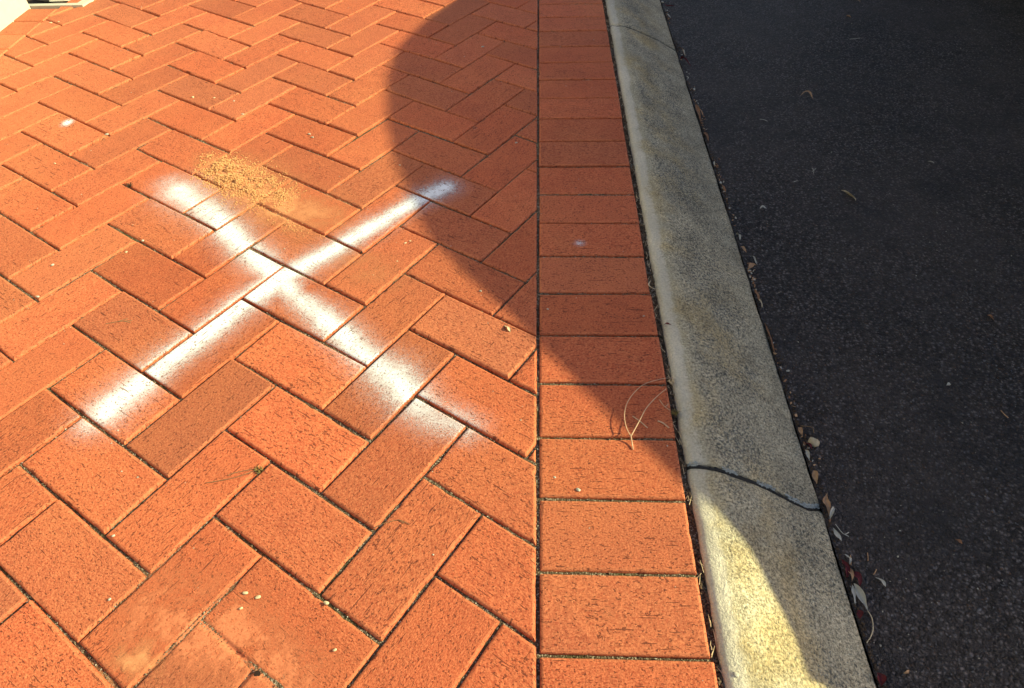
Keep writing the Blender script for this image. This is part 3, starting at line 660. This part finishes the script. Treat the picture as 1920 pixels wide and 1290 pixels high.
# ------------------------------------------------------------------ single small things
TW = {}
def crv(P, m=10):                             # smooth curve through points
    P = [np.array(p, float) for p in P]; out = []
    for i in range(len(P)-1):
        p0, p1, p2, p3 = P[max(i-1, 0)], P[i], P[i+1], P[min(i+2, len(P)-1)]
        for t in np.linspace(0, 1, m, endpoint=False):
            out.append(.5*((2*p1)+(-p0+p2)*t+(2*p0-5*p1+4*p2-p3)*t*t+(-p0+3*p1-3*p2+p3)*t**3))
    out.append(P[-1]); return out
def leaf(name, pix, width, mat, label, cat='leaf', f=atr, lift=.003, arch=.004, tipw=0., basew=.0, roll=0., group=None, peak=.5):
    C_ = [f(*q)+np.array([0, 0, lift]) for q in pix]; C_ = crv(C_, 7); n = len(C_); V = []; F = []; ph = rng.uniform(0, 6.28); fold = rng.uniform(.3, 1.1)
    for i, c in enumerate(C_):
        t = i/(n-1); d = C_[min(i+1, n-1)]-C_[max(i-1, 0)]; d[2] = 0; d /= np.linalg.norm(d)+1e-9; s = np.array([-d[1], d[0], 0])
        e = math.log(.5)/math.log(peak); w = width/2*max(.06, math.sin(math.pi*min(max(t, 0), 1)**e)**1.15)
        z = arch*math.sin(math.pi*t)*(1+.4*math.sin(7*t+ph)) ; tw = roll+.5*math.sin(3.1*t+ph)
        for k, u in enumerate((-1, -.5, 0, .5, 1)):
            V.append(c+s*w*(u*(1-.2*abs(tw))*(1+.16*math.sin(9*t+ph+3*u)))+np.array([0, 0, max(-.002, z+abs(u)*w*fold+u*w*tw+.0006*rng.uniform(-1, 1))]))
    for i in range(n-1):
        for k in range(4): F.append([i*5+k, i*5+k+1, (i+1)*5+k+1, (i+1)*5+k])
    N = len(V); V = [np.array(v) for v in V]; V += [v-np.array([0, 0, .00035]) for v in V]
    F += [[a+N for a in f_][::-1] for f_ in F[:]]
    rim = [i*5 for i in range(n)] + [(n-1)*5+k for k in range(1, 5)] + [i*5+4 for i in range(n-2, -1, -1)] + [k for k in range(3, 0, -1)]
    for a, b in zip(rim, rim[1:]+rim[:1]): F.append([b, a, a+N, b+N])
    o = link(name, V, F, mat, smooth=True, loc=C_[n//2].tolist()); tag(o, label, cat, group); return o
def stick(name, pixs, r, mat, label, cat='twig', f=at, lift=.0012, zs=None, r1=None, group=None):
    mb = MB()
    for pix in pixs:
        P = [f(q[0], q[1])+np.array([0, 0, lift+(q[2] if len(q) > 2 else 0)]) for q in pix]; mb.tube(crv(P, 6), r, 6, r1)
    o = mb.build(name, mat, smooth=True, loc=f(*pixs[0][0][:2]).tolist()); tag(o, label, cat, group); return o
def zcol(fn, x, y, h):                        # point h above the ground that still projects to pixel x, y
    return at(x, y, h)
def pebble(name, pix, r, mat, label, cat='pebble', f=at, sq=.7, group=None):
    c = f(*pix); rr = np.random.default_rng(int(pix[0]*7+pix[1])); nu, nv = 12, 8; V = []; F = []
    for j in range(nv+1):
        for i in range(nu):
            a = 2*math.pi*i/nu; b = math.pi*j/nv
            p = np.array([math.cos(a)*math.sin(b)*1.15, math.sin(a)*math.sin(b)*.9, math.cos(b)*sq])
            k = 1+.20*math.sin(2.1*a+pix[0])*math.sin(b)+.13*math.sin(3*a+5*b+pix[1]); V.append(c+p*r*k+np.array([0, 0, r*sq*.7]))
    for j in range(nv):
        for i in range(nu): F.append([j*nu+i, (j+1)*nu+i, (j+1)*nu+(i+1) % nu, j*nu+(i+1) % nu])
    o = link(name, V, F, mat, smooth=True, loc=c.tolist()); tag(o, label, cat, group); return o

# the forked stalk, standing a little off the bricks
mb = MB()
def H(x, y, h): return at(x, y, h)
mb.tube(crv([H(1187,843,.0015),H(1185,830,.004),H(1183,818,.010)], 6), .0011, 6)
mb.tube(crv([H(1183,818,.010),H(1174,800,.012),H(1171,775,.012),H(1180,748,.010),H(1205,722,.006),H(1238,711,.003),H(1262,708,.002)], 8), .0008, 6, .0005)
mb.tube(crv([H(1183,818,.010),H(1200,787,.017),H(1212,765,.016),H(1230,745,.009),H(1249,729,.003)], 8), .0010, 6, .0006)
o = mb.build('forked_stalk', M_twig, smooth=True, loc=at(1185, 840).tolist()); tag(o, 'thin pale forked plant stalk arching over the soldier bricks next to the kerb', 'stalk')
stick('twig', [[(1186,781),(1200,791),(1214,803)]], .0010, M_twig, 'short straight pale twig crossing under the forked stalk')
stick('twig', [[(1233,790),(1243,794),(1254,803)]], .0014, M_twig, 'short thick pale twig on the soldier brick right of the forked stalk')
stick('twig', [[(1236,750),(1245,762),(1256,770)],[(1247,764),(1253,758)]], .0006, M_twig, 'hair-thin curved straw at the brick edge right of the forked stalk')
stick('twig', [[(199,608),(222,604),(248,602)],[(222,604),(240,598)],[(232,603),(246,606)]], .0009, M_dtwig, 'small brown dried twig lying on a sunlit brick left of the cross')
stick('grass_stalk', [[(480,883),(440,897),(385,907)],[(478,880),(440,888),(428,893)]], .0007, M_dtwig, 'two thin brown grass stalks reaching left from the moss tuft', 'stalk', lift=.002)
stick('stalk', [[(700,993),(715,984),(735,978),(750,976),(768,984)],[(748,976),(758,982)]], .0005, M_dtwig, 'thin curved brown stalk lying on the brick in the lower middle', 'stalk', lift=.0015)
def tuft(pix, n, r, mat, label, hgt=.006):
    mb = MB(); c = at(*pix)
    for k in range(n):
        a = rng.uniform(0, 6.28); q = c+np.array([math.cos(a), math.sin(a), 0])*r*rng.uniform(0, .5); e = q+np.array([math.cos(a), math.sin(a), 0])*r*rng.uniform(.3, .9)
        mb.tube([q-[0, 0, .003], (q+e)/2+[0, 0, hgt*rng.uniform(.4, 1)], e+[0, 0, hgt*rng.uniform(.1, .6)]], .0006, 4, .0002)
    o = mb.build('moss_tuft', mat, loc=c.tolist()); tag(o, label, 'moss'); return o
tuft((486, 881), 34, .009, M_moss, 'yellow green moss tuft in the brick joint with brown stalks')
tuft((1266, 775), 30, .007, M_moss, 'small green moss tuft in the kerb gap beside the forked stalk')
tuft((1259, 716), 22, .007, M_cream, 'small straw coloured dry tuft in the kerb gap above the forked stalk')
tuft((242, 348), 30, .010, M_mulch, 'dark dried moss wad at the joint left of the cross top')
leaf('dry_leaf', [(946,612),(953,618),(957,624)], .007, M_cream, 'tiny curled tan leaf fragment standing on a sunlit brick below the shade edge', f=at, lift=.002, arch=.003)
leaf('dry_leaf', [(1221,525),(1216,536),(1224,543),(1235,543)], .0035, M_cream, 'curled cream leaf strip bridging the gap onto the kerb', f=lambda x, y: at(x, y, .001), lift=.001, arch=.002)
leaf('red_petal', [(1243,611),(1250,609),(1259,610)], .003, M_red, 'thin dark red petal on the pale inner edge of the kerb', 'petal', f=atk, lift=.001, arch=.002)
# litter at the foot of the kerb and on the road (photo position, width, material, label)
M = {'t': M_tan, 'b': M_brown, 'p': M_pale, 'c': M_cream, 'r': M_red}
LV = [
 ([(1500,181),(1508,176),(1518,178),(1524,188)], .0075, 't', 'curled crescent-shaped tan leaf on the far asphalt', .004),
 ([(1577,358),(1588,365),(1600,374),(1604,378)], .008, 'c', 'pointed cream leaf widening to one end on the asphalt', .002),
 ([(1424,393),(1430,391),(1437,393)], .008, 'p', 'small grey white leaf fragment on the asphalt a hand from the kerb', .003),
 ([(1594,0),(1603,1),(1613,5)], .007, 't', 'tan leaf cut by the top edge of the picture on the road', .002),
 ([(1586,31),(1595,34)], .005, 't', 'tiny orange tan leaf on the far road near the picture top', .001),
 ([(1850,592),(1856,596),(1862,602)], .004, 'b', 'small brown square leaf chip on the asphalt at the far right', .001),
 ([(1773,724),(1781,721)], .004, 'p', 'small white slanting chip on the right asphalt', .001),
 ([(1739,304),(1744,306),(1751,307)], .004, 'p', 'short white splinter on the upper right asphalt', .001),
 ([(1487,343),(1497,341)], .003, 'p', 'thin white splinter on the asphalt beside the straw fork', .001),
 ([(1640,1083),(1650,1091),(1660,1101)], .007, 'p', 'pale blunt leaf strip on the lower asphalt near the red petals', .002),
 ([(1693,1264),(1699,1262),(1704,1257)], .005, 't', 'small triangular tan leaf piece on the asphalt near the bottom edge', .003),
 ([(1790,1013),(1797,1016),(1803,1021)], .003, 'b', 'thin orange brown leaf sliver on the right asphalt', .001),
 ([(1550,925),(1545,942),(1548,955),(1553,968)], .016, 't', 'upright tan gum leaf pointing away at the near kerb joint', .006),
 ([(1563,953),(1557,963),(1555,975)], .009, 'p', 'small white pointed leaf leaning against the upright tan gum leaf', .004),
 ([(1524,884),(1526,896),(1524,909)], .011, 't', 'two-tone tan leaf at the kerb foot below the gumnut', .004),
 ([(1560,990),(1567,1005),(1577,1016)], .010, 'p', 'pale grey leaf flake at the kerb foot below the joint', .003),
 ([(1576,1050),(1583,1065),(1587,1085)], .012, 'r', 'crumpled crimson petal heap against the kerb foot', .005),
 ([(1596,1075),(1606,1085),(1611,1100)], .016, 'r', 'wide crimson petal right of the crumpled petal heap', .004),
 ([(1588,1066),(1592,1078),(1596,1092)], .009, 't', 'pinkish tan leaf strip lying over the crimson petals', .008),
 ([(1600,1095),(1608,1115),(1617,1132),(1626,1146)], .012, 'p', 'long slender white gum leaf on the lower asphalt', .003),
 ([(1597,1098),(1599,1115),(1598,1135)], .008, 'p', 'grey narrow leaf hugging the kerb foot beside the long white gum leaf', .002),
 ([(1603,1145),(1609,1152),(1607,1162)], .010, 'r', 'small crimson petal at the kerb foot below the long white leaf', .003),
 ([(1643,1262),(1648,1275),(1645,1288)], .014, 'r', 'dark crimson petal at the kerb foot by the bottom edge', .003),
 ([(1495,803),(1499,813),(1504,820)], .009, 't', 'orange tan leaf leaning on the kerb foot above the gumnut', .004),
 ([(1506,830),(1513,837),(1522,843)], .009, 'r', 'crimson curled petal beside the round gumnut', .004),
 ([(1509,845),(1511,856),(1510,866)], .007, 'p', 'white leaf sliver at the kerb foot under the gumnut', .003),
 ([(1433,607),(1440,630),(1446,648),(1451,667)], .008, 'b', 'long narrow brown gum leaf tight along the kerb foot', .003),
 ([(1399,508),(1408,503),(1417,500)], .015, 't', 'broad folded orange leaf at the kerb foot, middle of the picture', .006),
 ([(1406,482),(1412,489),(1419,498)], .004, 'p', 'thin pale leaf spike standing over the folded orange leaf', .006),
 ([(1412,545),(1418,555),(1422,565)], .011, 'b', 'crumpled brown leaf at the kerb foot below the folded orange leaf', .005),
 ([(1421,560),(1426,571),(1428,579)], .007, 'c', 'khaki leaf tip below the crumpled brown leaf', .003),
 ([(1385,464),(1392,470),(1399,475)], .008, 't', 'dull tan leaf at the kerb foot above the folded orange leaf', .004),
 ([(1380,440),(1385,446),(1387,452)], .010, 'p', 'bluish white leaf scrap at the kerb foot, upper middle', .004),
 ([(1300,167),(1303,173)], .007, 'p', 'white oval petal at the kerb foot near the top', .002),
 ([(1303,198),(1308,212),(1312,230)], .012, 'b', 'brown curled leaf at the kerb foot below the white oval petal', .005),
 ([(1303,203),(1312,212),(1319,220)], .005, 't', 'thin tan leaf crossing the brown curled leaf', .006),
 ([(1318,250),(1324,258),(1328,266)], .012, 'b', 'small orange brown leaf lying flat at the kerb foot', .003),
 ([(1348,345),(1354,353),(1360,362)], .010, 'b', 'faint brown leaf curled at the kerb foot, upper part', .004),
 ([(1334,305),(1338,312)], .005, 'p', 'tiny pale leaf scrap between two brown kerb-foot leaves', .003),
 ([(1272,112),(1282,116),(1295,125)], .014, 'r', 'dark red brown leaf in the far kerb-foot cluster', .006),
 ([(1270,90),(1277,96),(1284,106)], .010, 't', 'tan leaf at the top of the far kerb-foot cluster', .006),
 ([(1276,98),(1281,103),(1285,107)], .005, 'p', 'white leaf scrap inside the far kerb-foot cluster', .009),
 ([(1246,27),(1252,30),(1258,35)], .005, 'p', 'small pale splinter at the kerb foot near the top edge', .002),
 ([(1245,8),(1252,14),(1266,13)], .008, 'r', 'dark red leaf strip on the road by the far kerb top', .003),
 ([(1286,144),(1290,148),(1287,151)], .003, 'p', 'tiny white curl on the road below the far cluster', .002),
 ([(1583,1040),(1590,1052),(1592,1060)], .006, 'p', 'small pale petal stuck above the crimson petal heap', .006),
]
for pix, w, m, lab, ar in LV:
    f = lambda x, y: (lambda q: q if q[0] > .481 else np.array([.481+(.481-q[0])*.15, q[1], ROADZ]))(atr(x, y))
    leaf('red_petal' if m == 'r' else 'dry_leaf', pix, w*(.8 if pix[0][0]-1240 < 210+.3*pix[0][1] else 1.5), M[m], lab, 'petal' if m == 'r' else 'leaf', f=f, lift=.0025, arch=ar, peak=float(rng.uniform(.35, .62)), roll=rng.uniform(-.35, .35), group='leaves and petals fallen along the kerb' if pix[0][0] < 1655 and pix[0][0]-1240 < 170+.3*pix[0][1]+40 else None)
stick('stalk', [[(1626,1146),(1634,1160),(1636,1180),(1631,1196),(1624,1206)]], .0008, M_cream, 'thin curved stalk trailing from the long white gum leaf', 'stalk', f=atr, lift=.002)
stick('straw', [[(1522,322),(1526,320),(1530,316)],[(1526,320),(1525,326)],[(1526,320),(1522,316)]], .0007, M_pale, 'tiny forked pale straw on the upper asphalt', 'straw', f=atr)
stick('straw', [[(1593,74),(1603,73),(1612,72)]], .0010, M_pale, 'straight pale straw lying across the far asphalt', 'straw', f=atr)
stick('straw', [[(1424,224),(1432,225),(1439,228)]], .0008, M_pale, 'short bent pale straw on the asphalt near the far kerb', 'straw', f=atr)
stick('straw', [[(1876,770),(1883,778),(1890,784)]], .0008, M_tan, 'thin tan straw on the asphalt at the right edge', 'straw', f=atr)
stick('straw', [[(1637,1078),(1640,1074),(1643,1068)]], .0008, M_tan, 'short tan straw above the pale blunt leaf strip', 'straw', f=atr)
stick('straw', [[(1626,1037),(1627,1045),(1627,1052)]], .0008, M_tan, 'upright tan straw on the asphalt right of the crimson petals', 'straw', f=atr)
stick('straw', [[(1594,1042),(1595,1050),(1595,1060)]], .0008, M_tan, 'reddish straw standing beside the crimson petals', 'straw', f=atr)
stick('twig', [[(1500,802),(1512,803),(1522,806),(1524,815)]], .0008, M_dtwig, 'dark bent twig hooking over the gumnut', f=atr, lift=.006)
stick('twig', [[(1565,985),(1580,1003),(1590,1000)],[(1580,1003),(1590,1008)]], .0007, M_pale, 'pale branching sprig beside the kerb foot below the joint', f=atr, lift=.004)
pebble('gumnut', (1524, 832), .0085, M_cream, 'round cream gumnut lying at the foot of the kerb', 'gumnut', f=atr, sq=.9)
PB = [((1477,696),.0040,'white stone chip on the asphalt close to the kerb',atr),((1683,1044),.0024,'tiny bright white pebble on the lower asphalt',atr),((1833,1104),.0018,'tiny white pebble on the asphalt at the lower right',atr),
 ((905,88),.0055,'flat pale pebble on a shaded brick near the top',at),((362,183),.0050,'cream pebble on a sunlit brick at the upper left',at),((402,184),.0036,'smaller cream pebble just right of the cream pebble',at),
 ((439,190),.0034,'pale pebble by a joint right of the two cream pebbles',at),((455,215),.0045,'pale pebble resting on a joint above the sand',at),((201,253),.0055,'pale pebble wedged in a joint at the upper left',at),
 ((103,307),.0034,'cream pebble on a brick at the far left',at),((580,252),.0042,'white pebble beside a joint above the sand',at),((586,258),.0040,'white pebble touching its neighbour above the sand',at),
 ((268,452),.0040,'white chip standing in a joint left of the cross',at),((71,557),.0042,'white pebble in a joint at the left edge',at),((237,473),.0040,'flat cream stone flake on a brick left of the cross',at),
 ((99,497),.0048,'flat pale stone flake on a brick at the far left',at),((760,456),.0048,'cream crumb on the sunlit brick beside the shade edge',at),((769,452),.0040,'cream crumb at the end of the crumb row by the shade edge',at),
 ((745,490),.0036,'tan crumb at the lower end of the crumb row by the shade edge',at),((700,516),.0028,'tiny crumb on the brick left of the crumb row',at),((901,546),.0030,'white chip on the brick astride the shade edge',at),
 ((1040,895),.0036,'white crumb with a pit on the sunlit soldier brick',at),((1084,919),.0042,'white pebble on the sunlit soldier brick above its joint',at),((1027,580),.0026,'white speck stone on a shaded soldier brick',at),
 ((1207,593),.0022,'white speck stone at the right end of a shaded soldier brick',at),((213,1005),.0030,'white pebble in the corner of a joint at the lower left',at),((206,1124),.0028,'white pebble on a brick at the lower left',at),
 ((484,1120),.0060,'yellowish stone crumb on the dusty brick, right of its twin',at),((460,1112),.0055,'yellowish stone crumb on the dusty brick, left of its twin',at),((628,1219),.0042,'yellow pebble on a brick at the bottom middle',at),
 ((452,1141),.0030,'small brown pebble casting a shadow on the dusty brick',at),((612,1131),.0042,'cream pebble wedged in the joint at the bottom middle',at),((968,268),.0036,'pale pebble on a shaded brick near the soldier course',at),
 ((750,310),.0026,'tiny pale pebble on a brick just inside the shade edge',at),((95,43),.0085,'yellow crumb of mortar in a joint near the cream wall',at),((110,41),.0060,'smaller yellow mortar crumb near the cream wall',at),
 ((1380,1265),.0046,'small white flake on the sunlit slope of the kerb',atk),((1163,20),.0046,'small white flake on top of the kerb near the top edge',atk),((1242,5),.0070,'bluish white plastic scrap against the far kerb foot',atr)]
for pix, r, lab, f in PB:
    pebble('pebble', pix, r*(.55 if 'crumb' in lab or 'yellow' in lab else .75), M_white if 'white' in lab or 'pale' in lab else M_cream, lab, 'plastic scrap' if 'plastic' in lab else 'mortar crumb' if 'mortar' in lab else 'pebble', f=f, sq=.35 if 'fla' in lab or 'crumb' in lab else .6)
# knocked-out hole in the joint at the bottom
mb = MB(); c = at(483, 1264)
mb.tube([c+[0, 0, .0011], c+[.0004, 0, .0018]], .0045, 10, .0034)
o = mb.build('joint_hole', simple('dark_hole_soil', (.02, .010, .008), (.012, .006, .005), 200, 1)); tag(o, 'small dark hole in the sand filled joint at the bottom', 'hole')

mb = MB(); c = at(678, 474); mb.tube([c+[0, 0, .0009], c+[.0004, 0, .0016]], .0032, 10, .0024)
o = mb.build('joint_hole', bpy.data.materials['dark_hole_soil']); tag(o, 'small dark hole at a brick corner beside the upper right arm of the cross', 'hole')

# ------------------------------------------------------------------ cream wall and planter edging at the far left corner
w = slab('rendered_wall', -2.25, -1.882, -1.6, 1.838, -.02, 1.9, M_render); tag(w, 'smooth cream rendered wall meeting the brick paving at the far left corner', 'wall')
r_ = bpy.data.objects.new('garden_bed', None); S.collection.objects.link(r_); r_.location = (-1.78, 2.1, 0)
tag(r_, 'garden bed with cream edging, pale rocks and dark mulch beyond the wall end', 'garden bed')
def kid(o): o.parent = r_; o.matrix_parent_inverse = Matrix.Translation((1.78, -2.1, 0)); return o
kid(link('edging', [(x, y, z) for z in (-.02, .006) for x, y in ((-2.25,1.8405),(-1.683,1.8405),(-1.668,1.935),(-1.60,4.2),(-1.625,4.2),(-1.70,1.945),(-1.712,1.862),(-2.25,1.862))],
     [(8,9,14,15),(9,10,13,14),(10,11,12,13),(0,1,9,8),(1,2,10,9),(2,3,11,10),(3,4,12,11),(4,5,13,12),(5,6,14,13),(6,7,15,14)], M_render))
kid(link('mulch', [(-2.25,1.855,-.012),(-1.70,1.855,-.012),(-1.61,4.2,-.012),(-2.25,4.2,-.012)], [(0,1,2,3)], M_mulch))
for k in range(26):
    x = rng.uniform(-2.2, -1.78); y = rng.uniform(1.93, 2.9)
    if k < 5: x, y = [(-1.86,1.93),(-1.80,1.915),(-1.83,1.99),(-1.92,1.98),(-1.76,1.97)][k]
    mb = MB(); mb.stone((x, y, .005), rng.uniform(.032, .05), .5); kid(mb.build('rock', M_render))

# ------------------------------------------------------------------ unseen car, added and shaped to cast the shade across the kerb
SH = [tuple(at(x, y)) for x, y in [(862,-8),(795,40),(742,90),(722,150),(722,220),(737,290),(760,360),(800,440),(860,505),(930,567),(1005,645),(1080,718),(1155,791),(1220,850),(1276,905)]]
SH += [tuple(atk(x, y)) for x, y in [(1318,938),(1370,985),(1407,1030),(1435,1084),(1463,1140),(1486,1188),(1517,1275)]]
XN, XF = 1.66, 1.96
rim = []
for i, q in enumerate(SH):
    t = 1-i/(len(SH)-1); xr = XN+(XF-XN)*min(1, t*1.3); k = (xr-q[0])/SV[0]; rim.append((xr, q[1]+k*SV[1], q[2]+k*SV[2]))
rim = rim[::-1]                              # nose to tail
n0 = np.array(rim[0]); n1 = np.array(rim[1])
nose = [(XN+.02, n0[1]-.005, .12), (XN, n0[1]-.03, .20), (XN, n0[1]-.03, n0[2]-.12)]
print('rim', [tuple(round(float(v), 2) for v in r) for r in rim][::3])
top = rim[-1]
tail = [(1.95, top[1]+.45, top[2]-.10), (1.92, top[1]+.85, top[2]-.30), (1.84, top[1]+1.1, top[2]-.62), (1.72, top[1]+1.25, .62), (1.68, top[1]+1.25, .25), (1.70, top[1]+1.2, .12)]
prof_ = nose+rim+tail
MX = 2.5
car = bpy.data.objects.new('shade_car', None); S.collection.objects.link(car); car.location = (MX, 1.8, ROADZ)
tag(car, 'unseen silver grey car shape added along the kerb to shade bricks and road', 'car')
def ckid(o): o.parent = car; o.matrix_parent_inverse = Matrix.Translation((-MX, -1.8, -ROADZ)); return o
def paint_mat(name, c, rough, coat=0.):
    n = NT(name); n.fin(c, rough, None, .5); n.b.inputs['Coat Weight'].default_value = coat; return n.m
M_body = paint_mat('silver_car_paint', (.42, .43, .44), .35, 1.); M_glass = paint_mat('tinted_glass', (.01, .012, .014), .05); M_tyre = paint_mat('rubber', (.02, .02, .02), .8); M_rim = paint_mat('alloy', (.4, .4, .42), .3); M_lamp = paint_mat('lamp_lens', (.6, .6, .62), .1)
V = []; n = len(prof_)
for fx in (0, .12, .45, 1, 1.55, 1.88, 2):
    for (x, y, z) in prof_:
        hw = MX-x; X = MX-hw*(1-fx); V.append((X, y, z+(.012 if .1 < fx < 1.9 else 0)*(1 if z > .3 else 0)))
F = [[a*n+i, a*n+i+1, (a+1)*n+i+1, (a+1)*n+i] for a in range(6) for i in range(n-1)] + [list(range(n))[::-1], [6*n+i for i in range(n)]]
F += [[a*n, (a+1)*n, (a+1)*n+n-1, a*n+n-1] for a in range(6)]
ckid(link('body', V, F, M_body))
ymn = min(p[1] for p in prof_); ymx = max(p[1] for p in prof_); zt = max(p[2] for p in prof_)
def rimx(z): 
    pp = sorted([(p[2], p[0]) for p in rim]); return float(np.interp(z, [a for a, b in pp], [b for a, b in pp]))
for sgn in (-1, 1):
    def side(y, z, o_=.006): return (MX+sgn*(MX-rimx(z)+o_), y, z)
    ya, yb = top[1]-1.0, top[1]+.55; zl, zh = zt*.66, zt*.90
    for a, b, ca, cb in ((ya, (ya+yb)/2-.03, .28, 0), ((ya+yb)/2+.03, yb, 0, .2)):
        q = [side(a, zl), side(b, zl), side(b-cb, zh), side(a+ca, zh)]; q2 = [(v[0]+sgn*.004, v[1], v[2]) for v in q]
        ckid(link('side_window', q+q2, [(0,1,2,3),(4,5,6,7),(0,1,5,4),(1,2,6,5),(2,3,7,6),(3,0,4,7)], M_glass))
    for y in (ymn+.55, ymx-.6):
        mb = MB(); xw = MX+sgn*.78; mb.tube([(xw-.10, y, .20), (xw+.10, y, .20)], .30, 28)
        wh = ckid(mb.build('wheel', M_tyre)); mb = MB(); mb.tube([(xw+sgn*.085, y, .20), (xw+sgn*.108, y, .20)], .19, 20, .17); ckid(mb.build('wheel_rim', M_rim))
    mb = MB(); mb.stone((MX+sgn*.62, ymn+.04, .52), .09, .8); ckid(mb.build('headlight', M_lamp))
